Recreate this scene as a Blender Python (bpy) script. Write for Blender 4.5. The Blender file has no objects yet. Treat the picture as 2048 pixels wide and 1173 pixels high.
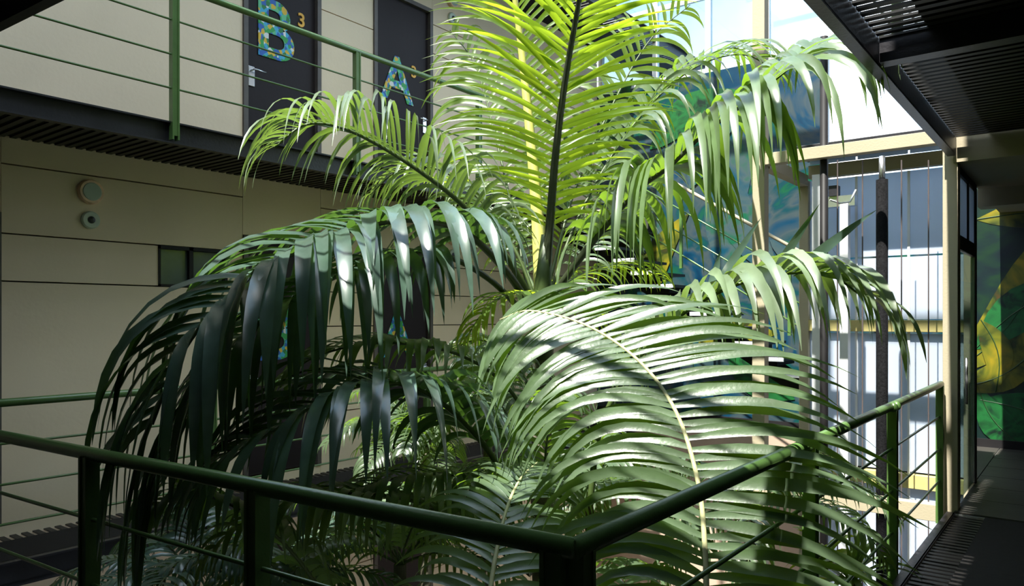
import bpy, math, random
from mathutils import Vector, Matrix, noise
random.seed(7)
sc = bpy.context.scene
C = sc.collection
PI = math.pi
# ------------------------------------------------------------------ camera
YAW = math.radians(37.9); FPX = 1500.0; HY = 635.0
F = Vector((-math.sin(YAW), math.cos(YAW), 0)); R = Vector((math.cos(YAW), math.sin(YAW), 0)); Z = Vector((0, 0, 1))
cam = bpy.data.cameras.new('camera'); camo = bpy.data.objects.new('camera', cam); C.objects.link(camo)
cam.sensor_width = 36; cam.lens = 36*FPX/2048; cam.shift_y = (HY-586.5)/2048
cam.clip_start = .02; cam.clip_end = 200
camo.rotation_euler = (PI/2, 0, YAW); sc.camera = camo
def P(px, py, d):
    return F*d + R*(d*(px-1024)/FPX) + Z*(d*(HY-py)/FPX)
# ------------------------------------------------------------------ light
w = bpy.data.worlds.new('world'); sc.world = w; w.use_nodes = True
nt = w.node_tree; nt.nodes.clear()
out = nt.nodes.new('ShaderNodeOutputWorld'); bg = nt.nodes.new('ShaderNodeBackground')
tc = nt.nodes.new('ShaderNodeTexCoord'); nz = nt.nodes.new('ShaderNodeTexNoise'); nz.inputs['Scale'].default_value = 3.0
nz.inputs['Detail'].default_value = 5
cr = nt.nodes.new('ShaderNodeValToRGB')
cr.color_ramp.elements[0].position = .42; cr.color_ramp.elements[0].color = (.42, .66, .92, 1)
cr.color_ramp.elements[1].position = .60; cr.color_ramp.elements[1].color = (1, 1, 1, 1)
nt.links.new(tc.outputs['Generated'], nz.inputs['Vector']); nt.links.new(nz.outputs['Fac'], cr.inputs['Fac'])
nt.links.new(cr.outputs['Color'], bg.inputs['Color']); nt.links.new(bg.outputs['Background'], out.inputs['Surface'])
bg.inputs['Strength'].default_value = 2.7
SUN = Vector((-.01, -.48, .87)).normalized()
sl = bpy.data.lights.new('sun', 'SUN'); sl.energy = 12.0; sl.angle = math.radians(.5); sl.color = (1, .97, .88)
so = bpy.data.objects.new('sun', sl); C.objects.link(so); so.rotation_euler = SUN.to_track_quat('Z', 'Y').to_euler(); so.location = (0, -5, 20)
sc.view_settings.view_transform = 'Standard'; sc.view_settings.look = 'None'; sc.view_settings.gamma = 1
sc.view_settings.use_curve_mapping = False; sc.view_settings.exposure = 0.3
# ------------------------------------------------------------------ materials
def mat(name, col, rough=.6, metal=0, spec=.5, var=.12, scale=6, bump=0, bscale=40, trans=None, tw=0, objvar=0, emit=None):
    m = bpy.data.materials.new(name); m.use_nodes = True
    n = m.node_tree; b = n.nodes['Principled BSDF']; o = n.nodes['Material Output']; L = n.links.new
    b.inputs['Roughness'].default_value = rough; b.inputs['Metallic'].default_value = metal
    b.inputs['Specular IOR Level'].default_value = spec
    tcn = n.nodes.new('ShaderNodeTexCoord'); no = n.nodes.new('ShaderNodeTexNoise')
    no.inputs['Scale'].default_value = scale; no.inputs['Detail'].default_value = 4
    L(tcn.outputs['Object'], no.inputs['Vector'])
    mr = n.nodes.new('ShaderNodeMapRange'); mr.inputs['From Min'].default_value = .3; mr.inputs['From Max'].default_value = .7
    mr.inputs['To Min'].default_value = 1-var; mr.inputs['To Max'].default_value = 1+var
    L(no.outputs['Fac'], mr.inputs['Value'])
    hs = n.nodes.new('ShaderNodeHueSaturation'); hs.inputs['Color'].default_value = (*col, 1)
    fac = mr.outputs['Result']
    if objvar:
        oi = n.nodes.new('ShaderNodeObjectInfo'); m2 = n.nodes.new('ShaderNodeMapRange')
        m2.inputs['To Min'].default_value = 1-objvar; m2.inputs['To Max'].default_value = 1+objvar
        L(oi.outputs['Random'], m2.inputs['Value']); mu = n.nodes.new('ShaderNodeMath'); mu.operation = 'MULTIPLY'
        L(fac, mu.inputs[0]); L(m2.outputs['Result'], mu.inputs[1]); fac = mu.outputs[0]
    L(fac, hs.inputs['Value']); L(hs.outputs['Color'], b.inputs['Base Color'])
    if bump:
        bp = n.nodes.new('ShaderNodeBump'); bp.inputs['Strength'].default_value = bump; bp.inputs['Distance'].default_value = .01
        n2 = n.nodes.new('ShaderNodeTexNoise'); n2.inputs['Scale'].default_value = bscale; n2.inputs['Detail'].default_value = 4
        L(tcn.outputs['Object'], n2.inputs['Vector']); L(n2.outputs['Fac'], bp.inputs['Height']); L(bp.outputs['Normal'], b.inputs['Normal'])
    if trans:
        t = n.nodes.new('ShaderNodeBsdfTranslucent'); t.inputs['Color'].default_value = (*trans, 1)
        mx = n.nodes.new('ShaderNodeMixShader'); mx.inputs[0].default_value = tw
        L(b.outputs[0], mx.inputs[1]); L(t.outputs[0], mx.inputs[2]); L(mx.outputs[0], o.inputs['Surface'])
    if emit:
        b.inputs['Emission Color'].default_value = (*col, 1); b.inputs['Emission Strength'].default_value = emit
    return m
def glass(name, col, rough=.05, alpha=.35):
    m = bpy.data.materials.new(name); m.use_nodes = True; n = m.node_tree; n.nodes.clear(); L = n.links.new
    o = n.nodes.new('ShaderNodeOutputMaterial'); t = n.nodes.new('ShaderNodeBsdfTransparent'); t.inputs[0].default_value = (*col, 1)
    g = n.nodes.new('ShaderNodeBsdfGlossy'); g.inputs['Roughness'].default_value = rough
    g.inputs['Color'].default_value = (.9, .95, 1, 1)
    no = n.nodes.new('ShaderNodeTexNoise'); no.inputs['Scale'].default_value = 2; mr = n.nodes.new('ShaderNodeMapRange')
    mr.inputs['To Min'].default_value = alpha*.8; mr.inputs['To Max'].default_value = alpha*1.2
    mx = n.nodes.new('ShaderNodeMixShader'); L(no.outputs['Fac'], mr.inputs['Value']); L(mr.outputs['Result'], mx.inputs[0])
    L(t.outputs[0], mx.inputs[1]); L(g.outputs[0], mx.inputs[2]); L(mx.outputs[0], o.inputs['Surface'])
    return m
def ramp_mat(name, stops, scale=1.2, rough=.35, interp='LINEAR', kind='noise', distort=1.5, bump=0):
    m = bpy.data.materials.new(name); m.use_nodes = True; n = m.node_tree; b = n.nodes['Principled BSDF']; L = n.links.new
    tcn = n.nodes.new('ShaderNodeTexCoord')
    if kind == 'noise':
        no = n.nodes.new('ShaderNodeTexNoise'); no.inputs['Detail'].default_value = 3; no.inputs['Distortion'].default_value = distort; o = no.outputs['Fac']
    else:
        no = n.nodes.new('ShaderNodeTexVoronoi'); sp = n.nodes.new('ShaderNodeSeparateColor'); L(no.outputs['Color'], sp.inputs[0]); o = sp.outputs[0]
    no.inputs['Scale'].default_value = scale; L(tcn.outputs['Object'], no.inputs['Vector'])
    r = n.nodes.new('ShaderNodeValToRGB'); r.color_ramp.interpolation = interp
    while len(r.color_ramp.elements) < len(stops): r.color_ramp.elements.new(.5)
    for e, (p, c) in zip(r.color_ramp.elements, stops): e.position = p; e.color = (*c, 1)
    L(o, r.inputs['Fac']); L(r.outputs['Color'], b.inputs['Base Color']); b.inputs['Roughness'].default_value = rough
    return m
M = {}
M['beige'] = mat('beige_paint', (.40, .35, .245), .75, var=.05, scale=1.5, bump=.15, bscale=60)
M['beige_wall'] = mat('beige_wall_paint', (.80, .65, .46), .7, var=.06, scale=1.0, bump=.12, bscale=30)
M['shade'] = mat('low_bounce_wall', (.10, .09, .07), .8)  # unseen walls kept dark to cut light bounced into the court
M['groove'] = mat('groove_dark', (.12, .10, .06), .9)
M['green'] = mat('green_paint', (.085, .165, .045), .28, spec=.6, var=.12, scale=9, bump=.08, bscale=90)
M['steel'] = mat('dark_steel', (.022, .021, .026), .40, metal=.2, var=.25, scale=4, bump=.15, bscale=50)
M['slat'] = mat('slat_steel', (.012, .012, .013), .45, metal=.2, var=.2, scale=4)
M['steel_blk'] = mat('black_steel', (.012, .011, .012), .55, spec=.25, var=.2, scale=5)
M['mat'] = mat('black_rubber', (.013, .012, .012), .75, spec=.2, var=.2, scale=20, bump=.4, bscale=200)
M['door'] = mat('door_paint', (.019, .013, .014), .55, spec=.25, var=.15, scale=1.5, bump=.1, bscale=25)
M['frame'] = mat('door_frame_paint', (.10, .085, .075), .5, var=.2, scale=6)
M['chrome'] = mat('chrome', (.75, .76, .8), .25, metal=.9)
M['white'] = mat('white_paint', (.8, .82, .85), .4, var=.04)
M['panelw'] = mat('frosted_panel', (.66, .73, .84), .22, var=.05, scale=.8, trans=(.75, .85, 1), tw=.45)
M['yellow'] = mat('yellow_beam_paint', (.50, .43, .17), .6, var=.15, scale=5)
M['tile'] = mat('grey_tile', (.034, .032, .028), .5, spec=.3, var=.3, scale=2.5, bump=.1)
M['grout'] = mat('grout', (.22, .22, .21), .8)
M['lampglass'] = mat('lamp_glass', (.42, .50, .44), .3, var=.05)
M['wood'] = mat('wood_ring', (.9, .62, .42), .5, var=.2, scale=20)
M['speaker'] = mat('white_plastic', (.55, .62, .52), .5)
M['pane'] = mat('window_pane', (.10, .13, .13), .12, var=.1, spec=.8)
M['pipe'] = mat('black_pipe', (.008, .008, .009), .8, spec=.06, var=.5, scale=60, bump=.6, bscale=120)
M['cable'] = mat('cable', (.16, .13, .13), .5, metal=.4)
M['letter'] = ramp_mat('jungle_print', [(0, (.02, .12, .45)), (.2, (.03, .35, .08)), (.38, (.05, .4, .62)), (.52, (.7, .45, .03)), (.66, (.12, .5, .25)), (.8, (.75, .75, .72)), (.9, (.02, .2, .05))], scale=24, kind='v', interp='CONSTANT', rough=.5)
M['gold'] = mat('gold_print', (.8, .42, .05), .5)
M['mural'] = ramp_mat('mural_teal', [(.25, (.003, .02, .05)), (.38, (.005, .04, .08)), (.48, (.045, .065, .072)), (.56, (.006, .045, .06)), (.64, (.008, .08, .035)), (.75, (.003, .025, .06))], scale=.9, rough=.22, distort=2.2)
M['mural_shaded'] = ramp_mat('mural_shaded', [(.3, (.004, .008, .014)), (.45, (.005, .018, .015)), (.55, (.008, .03, .012)), (.68, (.004, .009, .016))], scale=1.4, rough=.35, distort=2.5)  # hall part of the mural, its shade put into the colours
M['pl_yellow'] = ramp_mat('painted_leaf_yellow', [(.3, (.26, .20, .008)), (.5, (.11, .12, .008)), (.62, (.015, .03, .005)), (.75, (.07, .03, .008))], scale=2.2, rough=.4)
M['pl_green'] = ramp_mat('painted_leaf_green', [(.3, (.006, .05, .014)), (.5, (.010, .11, .025)), (.65, (.003, .015, .008))], scale=3, rough=.4)
M['pl_teal'] = ramp_mat('painted_leaf_teal', [(.3, (.006, .055, .09)), (.5, (.05, .08, .085)), (.65, (.008, .09, .045))], scale=2, rough=.25)
M['rib'] = mat('painted_rib', (.02, .06, .02), .5)
M['ground'] = mat('ground_stone', (.14, .12, .10), .8, var=.3, scale=3, bump=.4, bscale=20)
M['pink'] = mat('terracotta_wall', (.46, .34, .26), .8, var=.1, scale=2)
M['soil'] = mat('soil', (.05, .035, .02), .95, var=.4, scale=20, bump=.8)
M['leafp'] = mat('palm_leaf_sheen', (.17, .23, .14), .32, spec=.9, var=.2, scale=8, trans=(.30, .48, .06), tw=.22, objvar=.25)  # paler leaf copy, sunlit sheen put into its colour
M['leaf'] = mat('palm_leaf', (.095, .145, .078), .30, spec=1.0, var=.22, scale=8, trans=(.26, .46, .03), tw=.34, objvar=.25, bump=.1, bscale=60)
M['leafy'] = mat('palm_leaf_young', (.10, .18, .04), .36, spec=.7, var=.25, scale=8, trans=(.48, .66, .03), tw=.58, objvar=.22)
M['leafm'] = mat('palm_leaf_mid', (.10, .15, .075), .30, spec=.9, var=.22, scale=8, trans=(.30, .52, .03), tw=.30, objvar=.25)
M['leafd'] = mat('palm_leaf_shaded', (.065, .11, .085), .24, spec=1.0, var=.25, scale=8, trans=(.12, .26, .03), tw=.22, objvar=.25)  # darker leaf copy, shade and a bluish sheen put into its colour
M['rachis'] = mat('rachis_green', (.05, .08, .02), .45, var=.2, scale=12)
M['rachis_y'] = mat('rachis_yellow', (.55, .55, .14), .45, var=.15, scale=12, trans=(.7, .7, .1), tw=.2)
M['rachis_p'] = mat('rachis_pale', (.42, .42, .22), .5, var=.2, scale=14)
M['rachis_d'] = mat('rachis_dark', (.035, .045, .022), .4, var=.25, scale=12)
M['trunk'] = mat('palm_trunk', (.10, .09, .06), .8, var=.35, scale=10, bump=.6, bscale=30)
M['dry'] = mat('dry_leaf', (.30, .24, .13), .7, var=.3, scale=10)
M['glassb'] = glass('blue_glass', (.60, .70, .74), .03, .18)
M['glassd'] = glass('lift_glass', (.45, .52, .50), .03, .2)
# ------------------------------------------------------------------ mesh helpers
class MB:
    def __init__(s): s.v = []; s.f = []; s.ms = []; s.runs = []
    def use(s, m):                        # faces added from here on take material m
        if m not in s.ms: s.ms.append(m)
        s.runs.append((len(s.f), s.ms.index(m)))
    def box(s, a, b, rot=None, c=None):
        x0, y0, z0 = a; x1, y1, z1 = b; i = len(s.v)
        vs = [Vector(q) for q in ((x0, y0, z0), (x1, y0, z0), (x1, y1, z0), (x0, y1, z0), (x0, y0, z1), (x1, y0, z1), (x1, y1, z1), (x0, y1, z1))]
        if rot is not None: vs = [rot @ q + (c or Vector()) for q in vs]
        s.v += vs; s.f += [[i+k for k in q] for q in ((0, 3, 2, 1), (4, 5, 6, 7), (0, 1, 5, 4), (1, 2, 6, 5), (2, 3, 7, 6), (3, 0, 4, 7))]
        return s
    def beam(s, p, q, w, h):                 # box beam from p to q; w sideways, h upright
        p, q = Vector(p), Vector(q); t = (q-p).normalized(); sd = t.cross(Z)
        if sd.length < .01: sd = Vector((1, 0, 0))
        sd.normalize(); up = sd.cross(t); i = len(s.v)
        for e in (p, q):
            for a, b in ((-1, -1), (1, -1), (1, 1), (-1, 1)): s.v.append(e+sd*a*w/2+up*b*h/2)
        s.f += [[i+k for k in q2] for q2 in ((0, 3, 2, 1), (4, 5, 6, 7), (0, 1, 5, 4), (1, 2, 6, 5), (2, 3, 7, 6), (3, 0, 4, 7))]
        return s
    def tube(s, pts, rad, n=10, cap=True):
        pts = [Vector(p) for p in pts]; k = len(pts); rad = rad if isinstance(rad, (list, tuple)) else [rad]*k
        i = len(s.v); up = None
        for j, p in enumerate(pts):
            t = (pts[min(j+1, k-1)]-pts[max(j-1, 0)]).normalized()
            if up is None: up = Z if abs(t.z) < .9 else Vector((1, 0, 0))
            a = t.cross(up).normalized(); b = a.cross(t).normalized(); up = b
            for q in range(n): s.v.append(p + (a*math.cos(2*PI*q/n)+b*math.sin(2*PI*q/n))*rad[j])
        for j in range(k-1):
            for q in range(n): s.f.append([i+j*n+q, i+j*n+(q+1) % n, i+(j+1)*n+(q+1) % n, i+(j+1)*n+q])
        if cap: s.f.append([i+q for q in range(n)][::-1]); s.f.append([i+(k-1)*n+q for q in range(n)])
        return s
    def build(s, name, m, parent=None, smooth=False, bevel=0, kind=None, label=None):
        me = bpy.data.meshes.new(name); me.from_pydata([tuple(v) for v in s.v], [], s.f)
        if s.runs:
            for q in s.ms: me.materials.append(M[q])
            idx = []; rs = s.runs+[(len(s.f), 0)]
            for (a, k), (e, _) in zip(rs, rs[1:]): idx += [k]*(e-a)
            idx = [0]*(len(s.f)-len(idx))+idx; me.polygons.foreach_set('material_index', idx)
        else: me.materials.append(m)
        if smooth: me.polygons.foreach_set('use_smooth', [True]*len(me.polygons))
        me.update(); o = bpy.data.objects.new(name, me); C.objects.link(o)
        if parent: o.parent = parent
        if bevel:
            b = o.modifiers.new('bevel', 'BEVEL'); b.width = bevel; b.segments = 2; b.limit_method = 'ANGLE'
        if kind: o['kind'] = kind
        if label: o['label'] = label
        return o
def tag(o, label=None, cat=None, group=None, kind=None):
    if label: o['label'] = label
    if cat: o['category'] = cat
    if group: o['group'] = group
    if kind: o['kind'] = kind
    return o
def empty(name, label=None, cat=None, group=None, kind=None, loc=(0, 0, 0)):
    o = bpy.data.objects.new(name, None); C.objects.link(o); o.location = loc; o.empty_display_size = .1
    return tag(o, label, cat, group, kind)
def bx(name, a, b, m, parent=None, **k): return MB().box(a, b).build(name, m, parent, **k)
def dup(o, dz=0, dloc=None):                 # copy of a thing with its parts and sub-parts
    c = o.copy(); C.objects.link(c); c.location = Vector(o.location)+(dloc or Vector((0, 0, dz)))
    def kids(a, b):
        for ch in list(a.children):
            if ch is c: continue
            d = ch.copy(); C.objects.link(d); d.parent = b; kids(ch, d)
    kids(o, c); return c
# ------------------------------------------------------------------ levels and setting
XW, XE, XR = -6.67, -5.58, -.97      # left wall, left gallery edge, right gallery edge
ZF = [-4.70, -1.60, 1.50, 4.60]
YB = 10.9                             # far mural wall
bx('floor', (-9, -3, -4.8), (4, 16, -4.7), M['ground'], kind='structure')
# left wall: dark backing and separate panels with open joints
wl = bx('wall_left', (XW-.2, -2.5, -4.7), (XW-.08, YB, 8.0), M['groove'], kind='structure')
doorsY = [(4.22, 5.16), (5.92, 6.90)]
def panels(ya, yb, zf, joints, top=3.10):
    zs = [0]+joints+[top]
    for a, b in zip(zs, zs[1:]):
        bx('panel', (XW-.079, ya+.004, zf+a+.006), (XW+.010, yb-.004, zf+b-.006), M['beige_wall'], wl)
JL = [1.88, 2.25, 2.79]; JR = [.55, .92, 1.5, 1.88, 2.25, 2.79]
for li, zf in enumerate([-4.70, -1.60, 1.50, 4.60]):
    if li == 3:
        panels(-2.5, YB, zf, [1.0, 2.0], 3.4); continue
    if li == 1:
        panels(-2.5, 1.2, zf, JL)
        for a, b in ((0, 1.88), (2.25, 2.79), (2.79, 3.1)):
            bx('panel', (XW-.079, 2.144, zf+a+.006), (XW+.010, 4.216, zf+b-.006), M['beige_wall'], wl)
        bx('panel', (XW-.079, 2.144, zf+1.886), (XW+.010, 3.37, zf+2.244), M['beige_wall'], wl)
        bx('panel', (XW-.079, 4.05, zf+1.886), (XW+.010, 4.216, zf+2.244), M['beige_wall'], wl)
        bx('panel', (XW-.079, 1.2, zf+2.406), (XW+.010, 2.14, zf+3.094), M['beige_wall'], wl)
    elif li == 2:
        panels(-2.5, 4.22, zf, [1.86, 2.23] if False else [2.79])
    else: panels(-2.5, 4.22, zf, JR)
    for (a, b) in doorsY: bx('panel', (XW-.079, a, zf+2.42), (XW+.010, b, zf+3.094), M['beige_wall'], wl)
    panels(5.16, 5.92, zf, JR if li != 2 else [1.86, 2.23]); panels(6.90, 8.7, zf, JR if li != 2 else [1.86, 2.23, 2.79]); panels(8.7, YB, zf, JR)
nd = 0
def text_mesh(name, body, size, loc, m, parent, ext=.004):
    cu = bpy.data.curves.new(name, 'FONT'); cu.body = body; cu.size = size; cu.extrude = ext; cu.align_x = 'CENTER'; cu.align_y = 'CENTER'; cu.offset = size*.022
    t = bpy.data.objects.new('tmp', cu); C.objects.link(t); bpy.context.view_layer.update()
    me = bpy.data.meshes.new_from_object(t.evaluated_get(bpy.context.evaluated_depsgraph_get())); bpy.data.objects.remove(t)
    me.name = name; me.materials.clear(); me.materials.append(m)
    o = bpy.data.objects.new(name, me); C.objects.link(o); o.parent = parent
    o.matrix_world = Matrix.Translation(loc) @ Matrix(((0, 0, 1, 0), (1, 0, 0, 0), (0, 1, 0, 0), (0, 0, 0, 1)))
    return o
def make_door(a, b, zf, letter, num, hside):
    global nd; nd += 1
    x = XW+.0
    d = bx('door_%d' % nd, (x-.06, a+.05, zf+.01), (x-.02, b-.05, zf+2.36), M['door'], kind='structure', bevel=.003)
    f = MB(); f.box((x-.07, a, zf), (x+.03, a+.05, zf+2.41)); f.box((x-.07, b-.05, zf), (x+.03, b, zf+2.41)); f.box((x-.07, a+.05, zf+2.36), (x+.03, b-.05, zf+2.41))
    f.build('door_frame', M['frame'], d)
    hy = a+.11 if hside < 0 else b-.11
    h = bx('handle_plate', (x-.02, hy-.035, zf+.82), (x-.008, hy+.035, zf+1.02), M['chrome'], d, bevel=.004)
    sgn = 1 if hside < 0 else -1
    MB().tube([(x-.01, hy, zf+.98), (x+.04, hy, zf+.98), (x+.045, hy+sgn*.03, zf+.98), (x+.045, hy+sgn*.13, zf+.975)], .009).build('lever', M['chrome'], h, True)
    cy = (a+b)/2-.09
    if letter: text_mesh('letter', letter, .84 if letter == 'B' else .74, (x-.014, cy, zf+(1.43 if letter == 'B' else 1.36)), M['letter'], d)
    if num: text_mesh('number', num, .20, (x-.014, cy+(.33 if letter == 'B' else .28), zf+(1.66 if letter == 'B' else 1.54)), M['gold'], d)
    return d
make_door(*doorsY[0], 1.5, 'B', '3', -1); make_door(*doorsY[1], 1.5, 'A', '3', 1)
make_door(*doorsY[0], -1.6, 'B', None, -1); make_door(*doorsY[1], -1.6, 'A', None, 1)
make_door(1.2, 2.14, -1.6, None, None, 1)
make_door(*doorsY[0], -4.7, None, None, -1); make_door(*doorsY[1], -4.7, None, None, 1)
# small window beside the lower door
wn = MB()
y0, y1, z0, z1 = 3.37, 4.05, .28, .65
for a, b in (((XW-.05, y0, z0), (XW+.02, y0+.02, z1)), ((XW-.05, y1-.03, z0), (XW+.02, y1, z1)), ((XW-.05, y0, z1-.03), (XW+.02, y1, z1)), ((XW-.05, y0, z0), (XW+.02, y1, z0+.02)), ((XW-.05, 3.66, z0), (XW+.02, 3.70, z1))): wn.box(a, b)
wf = wn.build('window_1', M['steel_blk'], kind='structure')
bx('pane', (XW-.03, y0+.02, z0+.02), (XW-.02, 3.66, z1-.03), M['pane'], wf); bx('pane', (XW-.045, 3.70, z0+.02), (XW-.035, y1-.03, z1-.03), M['pane'], wf)
# wall lamps and speakers
def disc(name, x, y, z, r, t, m, parent, n=32, r2=None):
    b = MB(); prof = [(0, r), (t*.6, r), (t, (r2 or r*.86))]
    i = 0
    for (dx, rr) in prof:
        for q in range(n): b.v.append(Vector((x+dx, y+rr*math.cos(2*PI*q/n), z+rr*math.sin(2*PI*q/n))))
    for j in range(2):
        for q in range(n): b.f.append([j*n+q, j*n+(q+1) % n, (j+1)*n+(q+1) % n, (j+1)*n+q])
    b.f.append([2*n+q for q in range(n)]); b.f.append([q for q in range(n)][::-1])
    return b.build(name, m, parent)
lamps = [(2.79, -1.6, 'round wall lamp with a pale wood rim on the shaded wall'),
         (7.27, -1.6, 'round wall lamp on the lower wall behind palm leaves'),
         (7.27, 1.5, 'round lamp high on the upper wall beyond the doors')]
for (y, zf, lb) in lamps:
    t = empty('wall_lamp', lb, 'lamp', loc=(XW+.01, y, zf+2.65))
    disc('rim', 0, 0, 0, .103, .045, M['wood'], t, r2=.094); disc('diffuser', .03, 0, 0, .079, .02, M['lampglass'], t, r2=.07)
    t = empty('wall_speaker', lb.replace('round wall lamp with a pale wood rim', 'small pale disc speaker below the lamp').replace('round wall lamp', 'small disc speaker under the lamp').replace('round lamp high', 'small disc speaker under the lamp high'), 'speaker', loc=(XW+.01, y, zf+2.415))
    disc('housing', 0, 0, 0, .075, .03, M['speaker'], t); disc('cone', .026, 0, 0, .03, .012, M['steel'], t, r2=.012)
# ------------------------------------------------------------------ walkways
slat_mesh = {}
def slat(parent, x0, x1, y, z):
    k = round(x1-x0, 3)
    if k not in slat_mesh:
        o = bx('slat', (0, -.022, -.006), (x1-x0, .022, .006), M['slat'], parent); slat_mesh[k] = o.data
    else:
        o = bpy.data.objects.new('slat', slat_mesh[k]); C.objects.link(o); o.parent = parent
    o.location = (x0, y, z)
def channel(mb, p, q, side, h=.16, fl=.06, t=.012):   # C-channel along Y, web on the outer side
    (x, ya, z0), (_, yb, _) = p, q
    mb.box((x-side*t if side > 0 else x, ya, z0), (x if side > 0 else x-side*t, yb, z0+h))
    a, b = sorted((x, x+side*fl)); mb.box((a, ya, z0+h-t), (b, yb, z0+h)); mb.box((a, ya, z0), (b, yb, z0+t))
def walkway(xe, xw, ya, yb, zf, label, indiv=True, matspan=None, cross=()):
    # xe = edge towards the void, xw = wall side
    w_ = empty('walkway', label, 'walkway', 'steel grating walkways', loc=(0, 0, 0))
    a, b = min(xe, xw), max(xe, xw); s = 1 if xw > xe else -1
    e = MB()
    # edge channel: web set back, flanges pointing to the void
    e.box((min(xe, xe+s*.012)+s*.05, ya, zf-.155), (max(xe, xe+s*.012)+s*.05, yb, zf)); 
    e.box((min(xe, xe+s*.06), ya, zf-.012), (max(xe, xe+s*.06), yb, zf)); e.box((min(xe, xe+s*.06), ya, zf-.167), (max(xe, xe+s*.06), yb, zf-.155))
    e.build('edge_beam', M['steel'], w_)
    xi = xe+s*.065
    n = int((yb-ya)/.08)
    if indiv:
        for i in range(n): slat(w_, min(xi, xw), max(xi, xw), ya+.04+i*.08, zf-.10 if s < 0 else zf-.02)
    else:
        g = MB()
        for i in range(n): g.box((min(xi, xw), ya+.018+i*.08, zf-.026), (max(xi, xw), ya+.062+i*.08, zf-.014))
        g.build('slats', M['steel'], w_, kind='stuff')
    if matspan:
        m0, m1 = matspan; zt = (zf-.10 if s < 0 else zf-.02)+.0065
        bx('rubber_mat', (m0, ya, zt), (m1, yb, zt+.008), M['mat'], w_)
    for y in cross: MB().box((min(xi, xw), y-.05, zf-.15), (max(xi, xw), y+.05, zf-.028)).build('cross_beam', M['steel'], w_)
    return w_
walkway(XE, XW+.012, -1.5, YB, 1.5, 'dark grating walkway along the upper lettered doors', matspan=(XW+.012, XE-.33))
walkway(XE, XW+.012, -1.5, YB, -1.6, 'dark grating walkway on the left in front of the shaded wall with the small window', matspan=(XW+.20, XE-.30))
walkway(XE, XW+.012, -1.5, 17.5, 4.6, 'topmost dark grating walkway seen as a diagonal beam at the upper middle', indiv=False, matspan=(XW+.012, XE-.4))
for y in (8.6, 9.4, 10.2, 10.85, 11.6, 12.4, 13.2, 13.9):
    pass
walkway(XR, 1.38, 1.45, 7.07, -1.6, 'dark ribbed walkway floor at the bottom right', matspan=(-.70, 1.38))
walkway(XR, 1.38, 1.50, 7.12, 1.5, 'dark ribbed walkway overhead at the upper right', matspan=(-.68, 1.38), cross=(2.3, 4.38))
# near walkways (camera stands here); steel floor plates with an edge beam
def near_deck(zf, label):
    d = empty('walkway', label, 'walkway', 'steel grating walkways')
    A = Vector((-5.5, 1.19, zf)); B = Vector((XR, 1.46, zf))
    m = MB(); ext = Vector((0, -2.6, 0))
    i = 0
    for q in (A, B+Vector((2.37, 0, 0)), B+Vector((2.37, -2.6, 0)), A+ext): m.v += [q-Z*.03, q-Z*.018]
    m.f = [[0, 2, 4, 6], [1, 7, 5, 3], [0, 1, 3, 2], [2, 3, 5, 4], [4, 5, 7, 6], [6, 7, 1, 0]]
    m.build('deck_plate', M['mat'], d)
    MB().beam(A-Z*.08, B-Z*.08, .05, .16).build('edge_beam', M['steel_blk'], d)
near_deck(-1.6, 'dark walkway under the near green railing, below the frame'); near_deck(1.5, 'dark walkway overhead, its corner cutting the upper left corner of the photo')
# ------------------------------------------------------------------ railings
def post(parent, x, y, z0, z1, s=.056, dirx=0):
    b = MB()
    b.box((-s/2, -s/2, 0), (s/2, -s/2+.012, z1-z0)); b.box((-s/2, s/2-.012, 0), (s/2, s/2, z1-z0)); b.box((-s/2+.006, -s/2+.012, 0.03), (s/2-.006, s/2-.012, z1-z0))
    o = b.build('post', M['green'], parent); o.location = (x, y, z0)
    if dirx: o.rotation_euler = (0, 0, dirx)
    return o
def railing(label, p, q, zf, posts, h=1.045, group='green railings', rods=True, drop=0.0, s=.056, hr=.027, rr=.0085, zoff=0):
    r = empty('railing', label, 'railing', group)
    p = Vector((*p, 0)); q = Vector((*q, 0)); z = zf+h
    MB().tube([p+Z*z, q+Z*z], hr, 16).build('handrail', M['green'], r, True)
    ang = math.atan2((q-p).y, (q-p).x)-PI/2
    for t in posts:
        c = p+(q-p)*t; post(r, c.x, c.y, zf-drop, z-.01, s, ang)
        # weld collar under the handrail
    for k in (.265, .53, .79):
        MB().tube([p+Z*(z-k), q+Z*(z-k)], rr, 8).build('rod', M['green'], r, True)
    return r
Lr = 7.07-1.50
rr_ = railing('green railing along the right walkway running from the near corner to the lift', (XR-.015, 1.50), (-1.015, 7.09), -1.6, [.006, (3.42-1.5)/Lr, (5.16-1.5)/Lr, .993], drop=.1)
for y in (3.42, 5.16):
    MB().tube([(-.985, y-.09, -.555), (-.985, y-.075, -.555)], .0295, 16).build('weld_collar', M['green'], rr_, True); MB().tube([(-.985, y+.0, -.555), (-.985, y+.015, -.555)], .0295, 16).build('weld_collar', M['green'], rr_, True)
A = P(175, 905, 3.05); Bq = P(515, 978, 2.46)
pa = (-4.75, 1.247); pb = (XR-.01, 1.508)
def tpx(px):                          # parameter where the near rail crosses a picture column
    u = (px-1024)/FPX; p0 = Vector((*pa, 0)); q0 = Vector((*pb, 0)); k = R-u*F
    return -(p0.dot(k))/((q0-p0).dot(k))
railing('near green railing crossing the bottom of the photo from the left edge to the corner', pa, pb, -1.6, [.0, tpx(178), tpx(514), .985], drop=.1, s=.058)
railing('green railing of the left walkway behind the big drooping frond', (XE, -1.4), (XE, YB-1.2), -1.6, [.01, .2, .42, .64, .83, .99], drop=.12)
LU = 12.3
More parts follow.
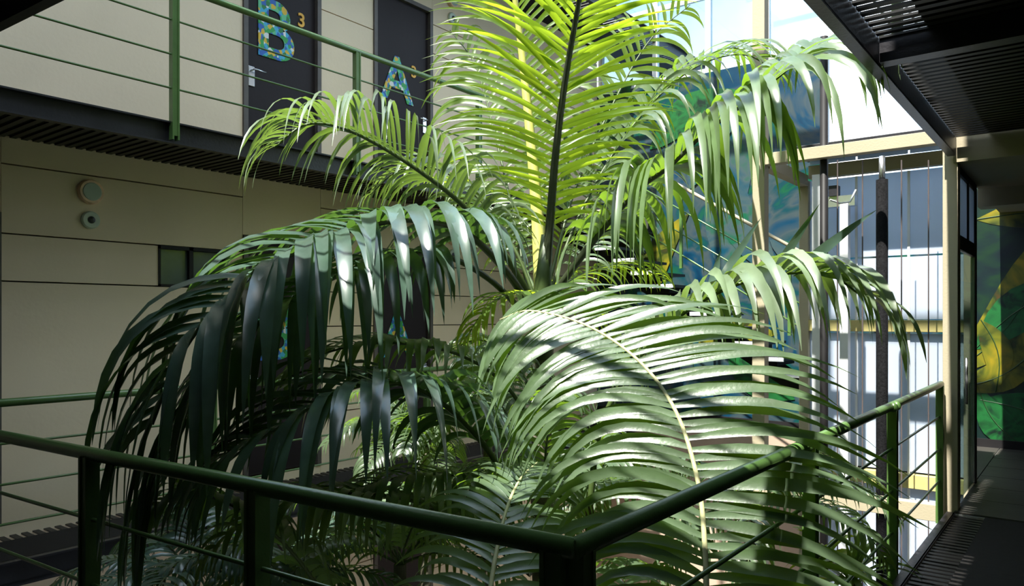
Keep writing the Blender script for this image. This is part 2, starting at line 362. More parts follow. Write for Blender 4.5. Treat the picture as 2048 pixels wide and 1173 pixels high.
railing('upper green railing in front of the two lettered doors', (XE, -1.4), (XE, YB-1.2), 1.5, [(y+1.4)/(YB+.2) for y in (-.65, 1.15, 2.95, 4.75, 6.55, 8.35)], drop=.14)
railing('upper green railing over the right walkway, mostly above the frame', (XR, 1.4), (XR, 7.05), 1.5, [.01, .33, .66, .99], drop=.02)
railing('upper green railing over the near walkway, above the frame', (-5.5, 1.19), (XR, 1.42), 1.5, [.01, .33, .66, .985], drop=.02)
# ------------------------------------------------------------------ right hand hall: tiles, soffit, header, side wall
ft = bx('floor.001', (-.93, 7.08, -1.75), (1.8, YB, -1.615), M['grout'], kind='structure')
bx('floor.002', (-2.4, 8.68, -1.75), (-.93, YB, -1.60), M['tile'], kind='structure')
for i in range(5):
    for j in range(7):
        x0 = -.92+i*.6; y_ = 7.10+j*.6
        if x0+.59 > 1.8: continue
        bx('tile', (x0, y_, -1.616), (x0+.59, min(y_+.59, YB-.01), -1.600), M['tile'], ft)
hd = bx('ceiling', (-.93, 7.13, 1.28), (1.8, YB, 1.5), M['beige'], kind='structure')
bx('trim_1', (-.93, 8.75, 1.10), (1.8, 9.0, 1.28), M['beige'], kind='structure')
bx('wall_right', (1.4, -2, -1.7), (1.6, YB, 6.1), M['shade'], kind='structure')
bx('wall_near', (-7, -1.65, -4.7), (1.6, -1.5, 5.8), M['shade'], kind='structure')  # unseen wall, height raised to block sky light from the court
bx('wall_under_hall', (-.93, 7.12, -4.7), (1.4, 7.25, -1.76), M['beige_wall'], kind='structure')
bx('sky_blocker', (-.9, 1.6, 6.1), (1.4, 14, 6.25), M['beige'], kind='structure')  # unseen slab added to keep sky light off the lower left wall
bx('wall_under_walkway', (1.0, 1.5, -4.7), (1.15, 7.1, -1.85), M['pink'], kind='structure')
dl = empty('downlight', 'small round recessed ceiling light at the right edge over the hall', 'lamp', loc=(-.05, 6.95+.35, 1.28))
MB().tube([(0, 0, -.012), (0, 0, .0)], [.05, .055], 20).build('bezel', M['steel'], dl); MB().tube([(0, 0, -.014), (0, 0, -.012)], .035, 20).build('lens', M['lampglass'], dl)
# ------------------------------------------------------------------ far mural wall
wm = bx('wall_far', (XW, YB, -1.6), (-2.95, YB+.15, 3.75), M['mural'], kind='structure')
bx('wall_far.001', (-1.25, YB, -1.6), (1.8, YB+.15, 1.6), M['mural_shaded'], kind='structure')
bx('baseboard_far', (XW, YB-.03, -1.62), (1.8, YB, -1.50), M['steel_blk'], kind='structure')
bx('wall_far_lower', (XW, YB, -4.7), (1.8, YB+.15, -1.62), M['pink'], kind='structure')
def pleaf(pts, m, off=.006, rib=None, name='painted_leaf', par=wm):
    b = MB(); n = len(pts)
    for (x, z) in pts: b.v.append(Vector((x, YB-off, z)))
    for (x, z) in pts: b.v.append(Vector((x, YB-.001, z)))
    b.f.append(list(range(n))); b.f.append(list(range(2*n-1, n-1, -1)))
    for i in range(n): b.f.append([i, (i+1) % n, n+(i+1) % n, n+i])
    o = b.build(name, m, par)
    return o
def leafshape(x, z, ang, L, W, m, off=.006, par=wm, rib=True):
    pts = []; n = 9; ca, sa = math.cos(ang), math.sin(ang)
    up = []; dn = []
    for i in range(n+1):
        t = i/n; w_ = W*.5*math.sin(PI*min(1, t*1.0))**.8*(1.15-.5*t); cv = .12*L*math.sin(PI*t)
        up.append((t*L, cv+w_)); dn.append((t*L, cv-w_))
    ol = up+dn[::-1][1:-1]
    pleaf([(x+a*ca-b*sa, z+a*sa+b*ca) for a, b in ol], m, off, par=par)
    if rib and par is not wm:
        rb = MB(); ps = []
        for i in range(n+1): t = i/n; a, b = t*L, .12*L*math.sin(PI*t); ps.append(Vector((x+a*ca-b*sa, YB-off-.002, z+a*sa+b*ca)))
        rb.tube(ps, .006, 4).build('painted_rib', M['rib'], par)
def leafpx(px, py, ang, L, W, m, off=.006, par=wm):
    u = (px-1024)/FPX; k = F+R*u; d = YB/k.y; q = k*d; leafshape(q.x, d*(HY-py)/FPX, ang, L, W, m, off, par)
bx('wall_far.002', (-2.95, YB, -1.6), (-1.25, YB+.15, 1.9), M['mural'], kind='structure')
wd = bpy.data.objects['wall_far.001']
leafpx(1950, 440, -.25, 1.9, .45, M['pl_yellow'], .005, wd); leafpx(2090, 470, -2.1, 2.0, .7, M['pl_yellow'], .010, wd); leafpx(1950, 700, .55, 1.6, .55, M['pl_green'], .014, wd)
leafpx(2080, 690, -2.6, 1.1, .42, M['pl_yellow'], .018, wd); leafpx(1962, 640, -1.4, .9, .35, M['pl_yellow'], .022, wd); leafpx(1960, 800, -.5, 1.3, .5, M['pl_green'], .008, wd)
leafpx(2060, 900, 2.2, .9, .4, M['pl_green'], .012, wd)
rng = random.Random(3)
leafpx(1110, 560, .15, 1.9, .7, M['pl_yellow'], .010); leafpx(1330, 660, -2.8, 1.6, .6, M['pl_green'], .014); leafpx(1300, 600, 1.1, 1.5, .5, M['pl_yellow'], .018)
leafpx(1450, 560, 1.3, 2.6, .7, M['pl_teal'], .010); leafpx(1560, 560, 1.9, 2.4, .6, M['pl_teal'], .014); leafpx(1300, 300, .4, 1.7, .6, M['pl_green'], .018)
leafpx(1220, 300, 1.2, 1.2, .45, M['pl_green'], .008); leafpx(1390, 700, .2, 1.3, .5, M['pl_yellow'], .006); leafpx(1590, 800, 2.4, 1.4, .6, M['pl_green'], .012)
leafpx(1380, 380, .9, 1.5, .5, M['pl_teal'], .022); leafpx(1230, 420, -.6, 1.2, .4, M['pl_teal'], .012); leafpx(1540, 480, -.9, 1.0, .35, M['pl_teal'], .02)
# glazing above the mural
wi = MB(); z0, z1 = 3.75, 7.4
for x in [XW+.05, -5.6, -4.7, -3.8, -2.98]: wi.box((x-.04, YB+.03, z0), (x+.04, YB+.11, z1))
for z in (z0+.04, 4.95, 6.15, z1): wi.box((XW, YB+.04, z-.04), (-2.95, YB+.10, z+.04))
wio = wi.build('window_2', M['white'], kind='structure')
xs = [XW+.05, -5.6, -4.7, -3.8, -2.98]; zs = [z0+.04, 4.95, 6.15, z1]
for a, b in zip(xs, xs[1:]):
    for c, d in zip(zs, zs[1:]): bx('pane', (a+.04, YB+.06, c+.04), (b-.04, YB+.07, d-.04), M['glassb'], wio)
# ------------------------------------------------------------------ stair in front of the mural
st = empty('staircase', 'open steel staircase with dark treads in front of the teal mural', 'stairs')
for i in range(17):
    x = -6.0+i*.28; z = 1.32-i*.18
    if x > -1.3: break
    t = MB().box((x, 8.85, z-.035), (x+.33, 9.80, z+.0))
    t.build('tread', M['steel'], st); bx('sunlit_end', (x+.0, 8.835, z-.04), (x+.33, 8.85, z+.008), M['white'], st.children[-1] if False else [c for c in st.children if c.name.startswith('tread')][-1])  # white strip puts sunlight on the tread end into colour
    MB().box((x+.08, 9.0, z-.10), (x+.20, 9.65, z-.035)).build('bracket', M['steel_blk'], st)
MB().beam((-6.2, 9.3, 1.28), (-1.5, 9.3, -1.66), .12, .22).build('stringer', M['steel_blk'], st)
sr = empty('railing', 'pale green stair handrail with three rods sloping down to the right before the mural', 'railing', 'green railings')
def zr(x): return 1.746-(x+4.45)*.616
for off, r in ((0, .024), (-.33, .010), (-.66, .010), (-.96, .012)):
    MB().tube([(-6.3, 9.78, zr(-6.3)+off), (-1.7, 9.78, zr(-1.7)+off)], r, 10).build('handrail' if off == 0 else 'rod', M['beige'] if off == 0 else M['green'], sr, True)
for x in (-6.1, -4.6, -3.1, -1.8): MB().box((x-.02, 9.76, zr(x)-1.15), (x+.02, 9.80, zr(x)-.01)).build('post', M['green'], sr)
ld = empty('landing', 'pale stair landing slab above the dark yellow leaf of the mural', 'landing')
bx('slab', (-6.66+1.09, 8.75, 1.28), (-5.0, 9.95, 1.46), M['beige'], ld, bevel=.01) if False else bx('slab', (XE+.0, 8.75, 1.30), (-5.2, 9.95, 1.46), M['beige'], ld, bevel=.01)
bx('grating', (XE, 8.78, 1.461), (-5.2, 9.93, 1.49), M['steel'], ld)
# ------------------------------------------------------------------ lift shaft
el = empty('lift_shaft', 'open lift shaft with beige posts and frosted white panels on the right', 'lift')
X0, X1, Y0, Y1 = -2.54, -1.0, 7.20, 8.55
def col(x, y, w_, d_, z0=-4.7, z1=1.55, m='beige'): return bx('column', (x-w_/2, y-d_/2, z0), (x+w_/2, y+d_/2, z1), M[m], el, bevel=.004)
col(X0-.02, Y0, .12, .12, -4.7, 4.6); col(X1+.045, Y0+.02, .11, .14); col(X0, Y1, .10, .12, -4.7, 1.5); col(X1+.03, Y1, .10, .12)
def bm(a, b, m='beige', name='beam'): return bx(name, a, b, M[m], el, bevel=.004)
for z in (1.46, -1.72): bm((X0+.04, Y0-.05, z-.0), (X1-.025, Y0+.05, z+.11 if z > 0 else z+.14))
for z in (1.44, -1.72): bm((X0-.05, Y0+.06, z), (X0+.05, Y1-.06, z+.12)); 
for z in (1.52, -1.74): bm((X0+.05, Y1-.06, z), (X1-.02, Y1+.04, z+.14), 'beige' if z > 0 else 'yellow')
bm((X0+.05, Y1-.06, -.15), (X1-.02, Y1+.04, -.03), 'yellow')
bm((X0+.0, Y1-.57, 1.73), (X1+.02, Y1+.1, 1.78), 'steel', 'roof_plate')
for i, (a, b) in enumerate(((-4.6, -1.75), (-1.58, -.17), (-.02, .62), (.64, 1.50), (1.68, 1.9))):
    for (xa, xb) in ((X0+.05, -2.02), (-2.0, -1.52), (-1.50, X1-.02)):
        bx('panel', (xa, Y1, a), (xb, Y1+.02, b), M['panelw'], el)
for x in (-2.01, -1.51): bx('panel_joint', (x-.012, Y1-.01, -4.6), (x+.012, Y1-.0, 1.5), M['white'], el)
bx('guide_rail', (-2.09, 8.20, -4.7), (-2.01, 8.30, 1.18), M['white'], el)
bx('bracket', (-2.3, 8.22, 1.15), (-1.95, 8.32, 1.26), M['chrome'], el)
bx('motor', (-2.2, 8.2, 1.262), (-2.11, 8.3, 1.37), M['steel'], el); bx('motor', (-2.27, 8.1, -1.58), (-2.17, 8.2, -1.42), M['steel_blk'], el)
for px in (1675, 1725, 1803, 1857):
    q = P(px, 635, 7.15); MB().tube([(q.x, q.y, -4.7), (q.x, q.y, 1.50)], .0065, 6).build('cable', M['cable'], el)
MB().tube([P(1660, 400, 7.4), P(1680, 407, 7.4), P(1700, 404, 7.4), P(1712, 380, 7.4)], .01, 6).build('loose_cable', M['white'], el)
q = P(1764, 635, 6.98)
pp = MB().tube([(q.x, q.y, -4.7), (q.x, q.y, 1.28)], .052, 16).build('pipe', M['pipe'], None, True); tag(pp, 'thick black ribbed pipe in the middle of the lift shaft', 'pipe')
MB().tube([(q.x, q.y, 1.25), (q.x, q.y, 1.5)], .028, 12).build('piston', M['chrome'], pp, True)
q = P(1648, 635, 6.95)
tag(MB().tube([(q.x, q.y, -4.7), (q.x, q.y, 2.6)], .036, 14).build('drain_pipe', M['steel_blk'], None, True), 'slim black pipe standing just right of the second beige post', 'pipe')
q = P(1631, 635, 7.9)
bx('edge_profile', (q.x-.03, q.y-.02, -4.7), (q.x+.05, q.y+.02, 1.5), M['white'], el)
# lift door on the hall side
ed = bx('door_8', (X1+.055, Y0+.12, -1.6), (X1+.075, Y0+.16, 1.28), M['steel_blk'], kind='structure')
bx('door_frame', (X1+.05, Y1-.12, -1.6), (X1+.09, Y1-.06, 1.28), M['steel_blk'], ed); bx('door_frame', (X1+.05, Y0+.16, .58), (X1+.09, Y1-.12, .70), M['steel_blk'], ed)
bx('door_frame', (X1+.05, Y0+.72, .70), (X1+.09, Y0+.75, 1.28), M['steel_blk'], ed); bx('door_frame', (X1+.05, Y0+.16, 1.22), (X1+.09, Y1-.12, 1.28), M['steel_blk'], ed)
bx('door_leaf', (X1+.065, Y0+.20, -1.58), (X1+.075, Y1-.16, .57), M['glassd'], ed); bx('pane', (X1+.065, Y0+.17, .71), (X1+.075, Y0+.71, 1.21), M['panelw'], ed); bx('pane', (X1+.065, Y0+.76, .71), (X1+.075, Y1-.13, 1.21), M['panelw'], ed)
bx('stile', (X1+.055, Y0+.20, -1.58), (X1+.085, Y0+.235, .57), M['chrome'], ed); bx('stile', (X1+.055, Y1-.2, -1.58), (X1+.085, Y1-.165, .57), M['chrome'], ed)
MB().tube([(X1+.12, Y0+.3, -.75), (X1+.12, Y0+.3, -.35)], .012, 8).build('handle', M['chrome'], ed, True)
#PALMS
# ------------------------------------------------------------------ palms
def catmull(pts, n):
    P_ = [pts[0]*2-pts[1]]+pts+[pts[-1]*2-pts[-2]]; o = []
    for i in range(len(pts)-1):
        a, b, c, d = P_[i:i+4]
        for k in range(n):
            t = k/n; o.append(.5*((2*b)+(c-a)*t+(2*a-5*b+4*c-d)*t*t+(3*b-a-3*c+d)*t**3))
    o.append(pts[-1]); return o
def resample(c, n):
    L = [0]
    for a, b in zip(c, c[1:]): L.append(L[-1]+(b-a).length)
    o = []; j = 0
    for i in range(n):
        s = L[-1]*i/(n-1)
        while j < len(c)-2 and L[j+1] < s: j += 1
        o.append(c[j].lerp(c[j+1], (s-L[j])/max(1e-6, L[j+1]-L[j])))
    return o, L[-1]
class LF:
    """collects leaflets: either objects of their own or joined"""
    pass
def add_leaflet(mb, base, d, nrm, L, W, g, seg=9, fold=.25, rnd=random, curl=0, side=None, wav=0):
    p = base.copy(); d = d.normalized(); st = L/seg; i0 = len(mb.v); tw = rnd.uniform(-.25, .25)
    for i in range(seg+1):
        t = i/seg
        w_ = W*.5*min(1, .45+t*3.2)*(1-max(0, (t-.30)/.70)**1.7)
        if t >= 1: w_ = .0006
        s = d.cross(nrm)
        if s.length < .05: s = d.cross(Vector((.3, .5, .1)))
        s.normalize(); n2 = s.cross(d).normalized()
        s = (s*math.cos(tw*t)+n2*math.sin(tw*t)); n2 = s.cross(d)
        mb.v += [p-s*w_+n2*w_*fold, p.copy(), p+s*w_+n2*w_*fold]
        p = p+d*st
        d = (d - Z*g*(.35+1.3*t)*(1/seg)*2.4 + (side or Vector())*curl/seg).normalized()
        nrm = n2 if n2.dot(nrm) > 0 else -n2
    for i in range(seg):
        a = i0+i*3
        mb.f += [[a, a+1, a+4, a+3], [a+1, a+2, a+5, a+4]]
def frond(parent, way, Lm, n, W=.05, g=(1, 1), ang=(.5, .5), nrm=None, t0=.15, mt='leaf', mr='rachis', rad=(.016, .004), indiv=True, stuff=None,
          base=.55, tip=.25, rise=0, jit=.12, seg=9, seed=1, peak=.5, sides=(1, -1), sidevec=None, Ls=(1, 1), fold=.25, angf=None):
    rnd = random.Random(seed)
    if not indiv: stuff.use(mt)
    pts = [P(*q) for q in way]; c, tot = resample(catmull(pts, 8), 60)
    R_ = MB().tube(c, [rad[0]+(rad[1]-rad[0])*i/59 for i in range(60)], 7).build('frond', M[mr], parent, True)
    for i in range(n):
        t = t0+(1-t0)*(i+.5)/n
        k = min(58, int(t*59)); f = t*59-k; b0 = c[k].lerp(c[k+1], f); T = (c[min(59, k+1)]-c[max(0, k-1)]).normalized()
        u = (t-t0)/(1-t0)
        prof = base+(1-base)*math.sin(PI/2*min(1, u/peak)) if u < peak else 1-(1-tip)*((u-peak)/(1-peak))**1.8
        for si, sg in enumerate((1, -1)):
            if sg not in sides: continue
            b = b0 + T*rnd.uniform(-.3, .3)*tot/n*.6
            if sidevec is not None: S = sidevec - T*sidevec.dot(T)
            else: S = T.cross(nrm if nrm is not None else Z)
            if S.length < .05: S = R.copy()
            S.normalize(); N = S.cross(T); 
            if N.z < 0 and nrm is None: N = -N
            a = (angf(u) if angf and si == 0 else ang[si]+u*.35)+rnd.uniform(-jit, jit)
            d = S*sg*math.cos(a)+T*math.sin(a)+N*((rise[si] if isinstance(rise, tuple) else rise)+rnd.uniform(-jit, jit))
            L = Lm*Ls[si]*prof*rnd.uniform(.88, 1.1); w_ = W*(.6+.4*prof)*rnd.uniform(.85, 1.15)
            mb = stuff if not indiv else MB()
            add_leaflet(mb, b, d, N, L, w_, g[si]*rnd.uniform(.8, 1.2), seg, fold, rnd)
            if indiv: mb.build('leaflet', M[mt], R_, True)
    return R_
def crown_palm(parent, c, n, L, stuff, seed, elev=(.2, 1.1), W=.035, Lm=.35, nl=22, az=None, mr='rachis', g=1.3, mt='leaf'):
    """spray of fronds from a crown point, joined leaflets"""
    rnd = random.Random(seed); stuff.use(mt)
    for i in range(n):
        a = (az[0]+(az[1]-az[0])*i/max(1, n-1)) if az else i*2.399+seed; a += rnd.uniform(-.15, .15)
        e = rnd.uniform(*elev); h = Vector((math.cos(a), math.sin(a), 0)); d = h*math.cos(e)+Z*math.sin(e); p = c.copy(); pts = [p.copy()]
        l = L*rnd.uniform(.8, 1.15)
        for k in range(12):
            p = p+d*l/12; pts.append(p.copy()); d = (d-Z*.14*(.5+k/8)).normalized()
        cc, tot = resample(pts, 30)
        fo = MB().tube(cc, [.010*(1-.75*q/29) for q in range(30)], 5).build('frond', M[mr], parent, True)
        for k in range(nl):
            t = .14+.86*(k+.5)/nl; j = min(28, int(t*29)); b = cc[j].lerp(cc[j+1], t*29-j); T = (cc[j+1]-cc[j]).normalized(); S = T.cross(Z).normalized(); N = S.cross(T)
            if N.z < 0: N = -N
            pr = .45+.55*math.sin(PI*min(1, .15+t*.85))
            for sg in (1, -1):
                d2 = S*sg*math.cos(.55)+T*math.sin(.55+.3*t)+N*rnd.uniform(.0, .25)
                add_leaflet(stuff, b, d2, N, Lm*pr*rnd.uniform(.85, 1.1), W, g, 6, .25, rnd)
# --- main palm in the middle of the court
TA = P(1087, 610, 5.6)
pa_ = empty('palm_tree', 'tall central palm with yellow-green upright fronds and arching side fronds', 'palm', 'palms in the court')
trk = resample(catmull([Vector((TA.x, TA.y, -4.7)), Vector((TA.x+.03, TA.y, -3)), Vector((TA.x-.02, TA.y, -1.5)), P(1087, 760, 5.6), TA], 6), 40)[0]
MB().tube(trk, [.11-.055*i/39+(.006 if i % 2 else 0) for i in range(40)], 14).build('trunk', M['trunk'], pa_, True)
MB().tube([P(1087, 720, 5.6), P(1086, 640, 5.6), P(1087, 560, 5.58), P(1093, 470, 5.56)], [.075, .085, .062, .04], 12).build('crownshaft', M['rachis'], pa_, True)
# 1 upright dark ribbed frond
frond(pa_, [(1088, 600, 5.6), (1100, 440, 5.5), (1112, 300, 5.3), (1132, 150, 5.1), (1160, -10, 4.8), (1185, -170, 4.5)], .84, 42, .037, (.34, .34), (.40, .40), nrm=-F, t0=.20, mt='leafy', mr='rachis_d', rad=(.040, .012), base=.45, tip=.6, seed=2, peak=.45, jit=.18)
foA = MB()
# 2 yellow stemmed young frond just behind
frond(pa_, [(1083, 600, 5.65), (1074, 430, 5.8), (1062, 290, 5.9), (1046, 130, 6.0), (1030, 0, 6.0), (1012, -110, 5.9)], .85, 34, .036, (.45, .45), (.55, .4), nrm=-F, t0=.25, mt='leafy', mr='rachis_y', rad=(.060, .018), base=.5, tip=.5, seed=3, peak=.4, indiv=False, stuff=foA)
# 3 right upper frond arching to the right
frond(pa_, [(1098, 605, 5.5), (1140, 545, 5.3), (1205, 460, 5.1), (1276, 379, 4.95), (1338, 333, 4.8), (1409, 266, 4.7), (1512, 189, 4.55), (1600, 118, 4.6), (1650, 85, 4.7)], 1.2, 50, .066, (2.0, 1.6), (.35, .30), t0=.22, mt='leafm', mr='rachis_d', rad=(.030, .008), base=.65, tip=.45, seed=4, peak=.4, rise=(.10, .35))
# 4 upper left frond
frond(pa_, [(1070, 610, 5.6), (1010, 510, 5.4), (930, 415, 5.2), (850, 350, 5.0), (760, 292, 4.85), (680, 255, 4.7), (610, 250, 4.6), (550, 295, 4.55)], 1.0, 46, .036, (1.3, 1.3), (.45, .45), t0=.2, mt='leafp', mr='rachis', rad=(.028, .006), base=.5, tip=.4, seed=5, peak=.5, rise=.45, indiv=False, stuff=foA)
# 5 big left frond, long hanging leaflets
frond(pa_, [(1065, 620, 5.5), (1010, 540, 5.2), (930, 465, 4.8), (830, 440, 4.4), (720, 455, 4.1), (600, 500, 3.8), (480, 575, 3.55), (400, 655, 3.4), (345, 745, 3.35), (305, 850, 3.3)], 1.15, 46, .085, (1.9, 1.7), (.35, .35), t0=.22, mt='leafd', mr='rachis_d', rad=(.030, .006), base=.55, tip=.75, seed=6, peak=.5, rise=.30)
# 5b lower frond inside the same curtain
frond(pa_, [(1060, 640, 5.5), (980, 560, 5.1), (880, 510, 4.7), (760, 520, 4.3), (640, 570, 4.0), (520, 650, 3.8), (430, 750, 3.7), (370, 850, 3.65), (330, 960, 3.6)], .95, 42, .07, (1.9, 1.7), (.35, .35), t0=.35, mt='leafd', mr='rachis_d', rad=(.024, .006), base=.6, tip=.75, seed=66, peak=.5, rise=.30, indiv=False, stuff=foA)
# secondary fronds with joined leaflets
def sec(way, Lm, n, mr='rachis', **k): frond(pa_, way, Lm, n, indiv=False, stuff=foA, mr=mr, **{'mt': 'leafy', **k})
sec([(1095, 610, 5.6), (1130, 570, 5.9), (1190, 540, 6.2), (1260, 530, 6.5), (1330, 560, 6.7)], .5, 24, W=.04, g=(1.2, 1.2), seed=11, rise=.2)
sec([(1080, 600, 5.7), (1040, 520, 6.1), (990, 430, 6.5), (930, 370, 6.9), (870, 360, 7.2)], .6, 26, W=.04, g=(1.2, 1.2), seed=12, rise=.3)
sec([(1100, 600, 5.7), (1180, 480, 6.2), (1240, 390, 6.7), (1300, 330, 7.1), (1370, 310, 7.4)], .65, 28, W=.045, g=(1.3, 1.3), seed=13, rise=.1, mt='leafm')
sec([(1090, 600, 5.6), (1040, 585, 5.2), (980, 610, 5.0), (930, 680, 4.9)], .42, 18, W=.04, g=(1.3, 1.3), seed=14, rise=.2)
sec([(1090, 600, 5.6), (1130, 600, 5.9), (1180, 620, 6.0), (1230, 690, 6.1)], .42, 18, W=.04, g=(1.3, 1.3), seed=15, rise=.2)
sec([(1060, 600, 5.9), (1020, 400, 6.3), (985, 250, 6.6), (950, 130, 6.8), (900, 60, 6.9)], .75, 30, W=.045, g=(1.1, 1.1), seed=16, nrm=-F)
sec([(1090, 600, 5.9), (1150, 380, 6.4), (1230, 200, 6.8), (1300, 80, 7.0), (1380, 10, 7.1)], .75, 30, W=.05, g=(1.1, 1.1), seed=17, nrm=-F)
sec([(1095, 600, 5.8), (1150, 450, 6.0), (1225, 310, 6.2), (1310, 200, 6.3), (1400, 130, 6.4), (1490, 110, 6.5), (1560, 150, 6.5)], 1.0, 34, W=.055, g=(1.5, 1.4), seed=18, rise=(.2, .5), mt='leafm', t0=.3)
sec([(1075, 610, 5.8), (1030, 500, 5.9), (960, 400, 6.0), (880, 340, 6.0), (800, 340, 6.0), (740, 390, 6.0)], .8, 30, W=.04, g=(1.4, 1.4), seed=19, rise=.3, mt='leafp', t0=.25)
foA.build('foliage', M['leafy'], pa_, True, kind='stuff', label='narrow leaflets of the fronds behind')
# --- near palm at the lower right
pb_ = empty('palm_tree', 'nearer palm with broad silvery fronds at the lower right above the railing corner', 'palm', 'palms in the court')
# 6 big front frond
frond(pb_, [(1400, 1420, 2.75), (1412, 1250, 2.85), (1410, 1100, 2.95), (1395, 960, 3.05), (1350, 820, 3.2), (1275, 720, 3.35), (1170, 650, 3.5), (1060, 622, 3.65), (1000, 640, 3.75)], .84, 54, .046, (.45, 1.15), (-.50, .35), nrm=(-F*.7+Z*.5-R*.15).normalized(), t0=.06, mt='leaf', mr='rachis_p', rad=(.014, .004), base=.8, tip=.35, seed=21, peak=.55, rise=.08, jit=.08, angf=lambda u: .05-1.25*u*u)
# 7 bottom centre frond
frond(pb_, [(950, 1420, 2.9), (968, 1290, 3.0), (985, 1150, 3.15), (1010, 1030, 3.35), (1040, 960, 3.6), (1075, 925, 3.9)], .46, 34, .038, (.8, .8), (.35, .35), nrm=(-F*.6+Z*.7).normalized(), t0=.05, mt='leaf', mr='rachis_p', rad=(.014, .004), base=.8, tip=.3, seed=22, peak=.5, rise=.1)
# 8 right frond with drooping leaflets
F8 = frond(pb_, [(1180, 1000, 4.2), (1200, 860, 4.2), (1260, 740, 4.15), (1350, 640, 4.05), (1460, 575, 3.95), (1570, 548, 3.85), (1660, 552, 3.75), (1720, 590, 3.7)], .9, 34, .062, (1.5, 1.6), (.45, .45), t0=.3, mt='leafp', mr='rachis', rad=(.02, .005), base=.6, tip=.6, seed=23, peak=.5, rise=.35)
# upright blades standing out of the right frond
for (a, q, w_) in (((1430, 580, 3.95), (1515, 440, 3.9), .045), ((1545, 552, 3.9), (1632, 412, 3.8), .045), ((1585, 550, 3.85), (1742, 420, 3.6), .055), ((1420, 590, 3.95), (1440, 500, 4.0), .05), ((1640, 548, 3.75), (1770, 560, 3.6), .05)):
    a, q = P(*a), P(*q); mb = MB(); add_leaflet(mb, a, q-a, (-F+Z*.4).normalized(), (q-a).length*1.04, w_, .06, 9, .2, random)
    mb.build('leaflet', M['leafd'], F8, True)
foB = MB()
TB = P(1230, 1600, 3.6); TB.z = max(TB.z, -3.2)
crown_palm(pb_, TB, 9, 1.7, foB, 31, (.5, 1.2), .045, .45, 24)
foB.build('foliage', M['leaf'], pb_, True, kind='stuff')
MB().tube([Vector((TB.x, TB.y, -4.7)), Vector((TB.x+.02, TB.y, -4)), TB], [.10, .085, .07], 12).build('trunk', M['trunk'], pb_, True)
# --- left lower palm
pc_ = empty('palm_tree', 'lower palm with dark arching fronds at the lower left behind the near railing', 'palm', 'palms in the court')
foC = MB()
def sc_(way, Lm, n, indiv=False, mt='leaf', mr='rachis', **k): frond(pc_, way, Lm, n, indiv=indiv, stuff=foC, mt=mt, mr=mr, **k)
sc_([(1075, 860, 5.0), (1010, 770, 4.8), (930, 715, 4.6), (830, 690, 4.4), (720, 690, 4.2), (620, 720, 4.1), (560, 770, 4.0)], .55, 30, True, W=.05, g=(1.2, 1.2), t0=.2, seed=41, rise=.3)
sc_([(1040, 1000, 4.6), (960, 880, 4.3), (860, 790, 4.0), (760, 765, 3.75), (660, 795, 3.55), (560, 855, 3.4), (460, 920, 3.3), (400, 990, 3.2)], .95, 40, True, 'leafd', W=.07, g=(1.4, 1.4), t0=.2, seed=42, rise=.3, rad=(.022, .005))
sc_([(1060, 1050, 4.8), (990, 980, 4.6), (900, 950, 4.3), (800, 955, 4.1), (700, 985, 3.9), (620, 1040, 3.8)], .6, 30, True, W=.05, g=(1.6, 1.6), t0=.15, seed=43, rise=.2)
sc_([(1060, 1150, 4.6), (900, 1030, 4.2), (740, 990, 3.9), (600, 1000, 3.7), (480, 1050, 3.5), (400, 1130, 3.4)], .5, 30, False, W=.05, g=(1.4, 1.4), t0=.1, seed=44, rise=.3)
sc_([(1075, 860, 5.0), (1000, 830, 5.4), (900, 820, 5.8), (800, 850, 6.1), (720, 900, 6.3)], .5, 26, False, W=.04, g=(1.3, 1.3), seed=45, rise=.3)
sc_([(1075, 860, 5.0), (1060, 780, 5.2), (1020, 710, 5.3), (960, 680, 5.4), (900, 700, 5.5)], .45, 26, False, W=.035, g=(1.4, 1.4), seed=46, rise=.3)
sc_([(700, 1300, 4.2), (640, 1180, 4.0), (560, 1080, 3.8), (460, 1010, 3.6), (370, 990, 3.5), (290, 1030, 3.4)], .5, 28, False, W=.05, g=(1.4, 1.4), seed=47, rise=.3)
sc_([(700, 1300, 4.2), (600, 1230, 4.3), (500, 1150, 4.4), (400, 1120, 4.5), (300, 1170, 4.6)], .5, 26, False, W=.05, g=(1.4, 1.4), seed=48, rise=.3)
TC = P(1085, 1000, 5.0)
crown_palm(pc_, TC, 8, 1.3, foC, 51, (.3, 1.2), .04, .38, 22)
foC.build('foliage', M['leaf'], pc_, True, kind='stuff')
MB().tube([Vector((TC.x, TC.y, -4.7)), Vector((TC.x, TC.y+.03, -3)), TC, P(1075, 870, 5.0)], [.09, .08, .07, .04], 12).build('trunk', M['trunk'], pc_, True)
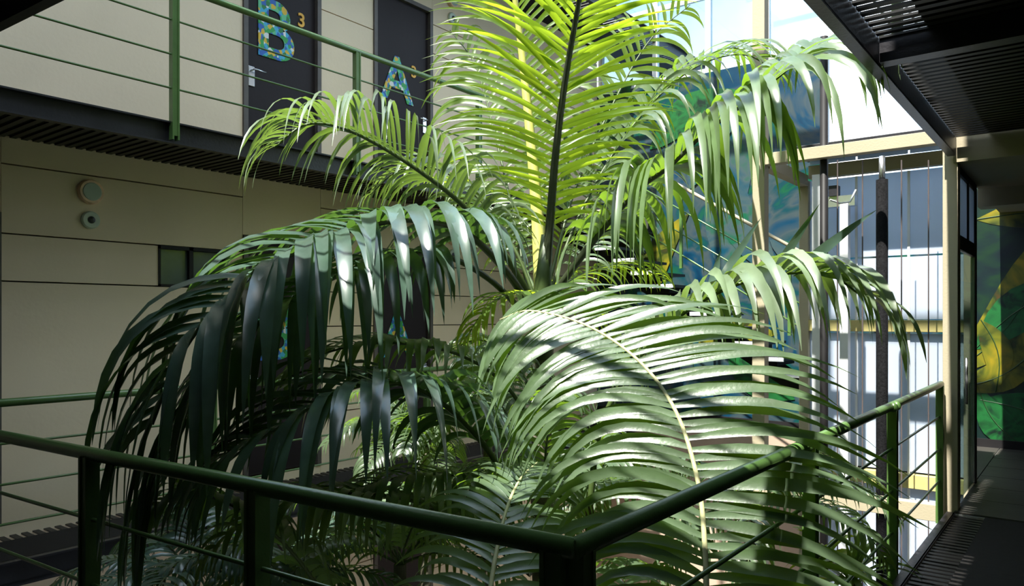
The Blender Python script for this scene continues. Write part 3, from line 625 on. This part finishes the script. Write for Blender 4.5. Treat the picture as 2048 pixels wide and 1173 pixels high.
# --- smaller court palms
small = [((850, 900, 6.3), 13, .95, 'small bright green palm with dense fine fronds between the walls', (.15, 1.25), 61),
         ((975, 800, 6.6), 10, .8, 'small palm with thin drooping fronds beside the central trunk', (.3, 1.2), 62),
         ((800, 1130, 4.8), 10, 1.1, 'sunlit palm low under the near railing, centre left', (.2, 1.1), 63),
         ((560, 1180, 4.6), 10, 1.2, 'shaded palm low behind the near railing at the left', (.2, 1.1), 64),
         ((380, 1150, 4.5), 9, 1.1, 'dark palm low at the left under the drooping frond', (.2, 1.0), 65),
         ((1180, 960, 5.8), 9, .9, 'palm behind the silvery fronds right of the central trunk', (.2, 1.1), 66),
         ((1500, 1020, 5.2), 10, 1.0, 'palm in front of the lift shaft behind the right railing', (.2, 1.1), 67)]
for (c, n, L, lb, ev, sd) in small:
    e = empty('small_palm', lb, 'palm', 'palms in the court'); st_ = MB(); c3 = P(*c)
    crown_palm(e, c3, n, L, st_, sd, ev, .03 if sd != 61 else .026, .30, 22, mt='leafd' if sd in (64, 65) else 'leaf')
    st_.build('foliage', M['leaf'], e, True, kind='stuff')
    MB().tube([Vector((c3.x, c3.y, -4.7)), (Vector((c3.x+.03, c3.y, -4.7))+c3)/2, c3], [.06, .05, .04], 10).build('trunk', M['trunk'], e, True)
# plant with broad leaves at the lower right
def broad(name, label, c, n, L, W, seed, up=(.5, 1.4), mt='leaf', g=.9):
    e = empty(name, label, 'plant'); rnd = random.Random(seed)
    for i in range(n):
        a = i*2.399; el_ = rnd.uniform(*up); d = Vector((math.cos(a)*math.cos(el_), math.sin(a)*math.cos(el_), math.sin(el_)))
        mb = MB(); add_leaflet(mb, c+Z*rnd.uniform(-.05, .05), d, Z, L*rnd.uniform(.7, 1.1), W*rnd.uniform(.8, 1.2), g, 8, .2, rnd); mb.build('leaf', M[mt], e, True)
    MB().tube([Vector((c.x, c.y, -4.7)), c+Z*.02], [.03, .02], 8).build('stem', M['trunk'], e, True)
broad('leafy_plant', 'bushy plant with pointed leaves at the foot of the lift behind the right railing', P(1705, 1165, 4.8), 34, .45, .045, 71, (.1, 1.4))
broad('leafy_plant', 'bright green broad-leaved plant left of the railing post before the lift', P(1650, 1130, 5.4), 26, .35, .07, 72, (.2, 1.3), 'leafy')
# unseen bars added above the court to throw shadow stripes
rf = empty('stripe_bars', 'slender unseen bars added high above the court for striped shade', 'shadow bars')
for i in range(7): MB().beam((-6.6, .5+i*1.9, 7.6), (1.4, .5+i*1.9, 7.6), .07, .12).build('bar', M['steel'], rf)
for x in (-4.6, -2.4): MB().beam((x, -1, 7.72), (x, YB, 7.72), .09, .12).build('bar', M['steel'], rf)
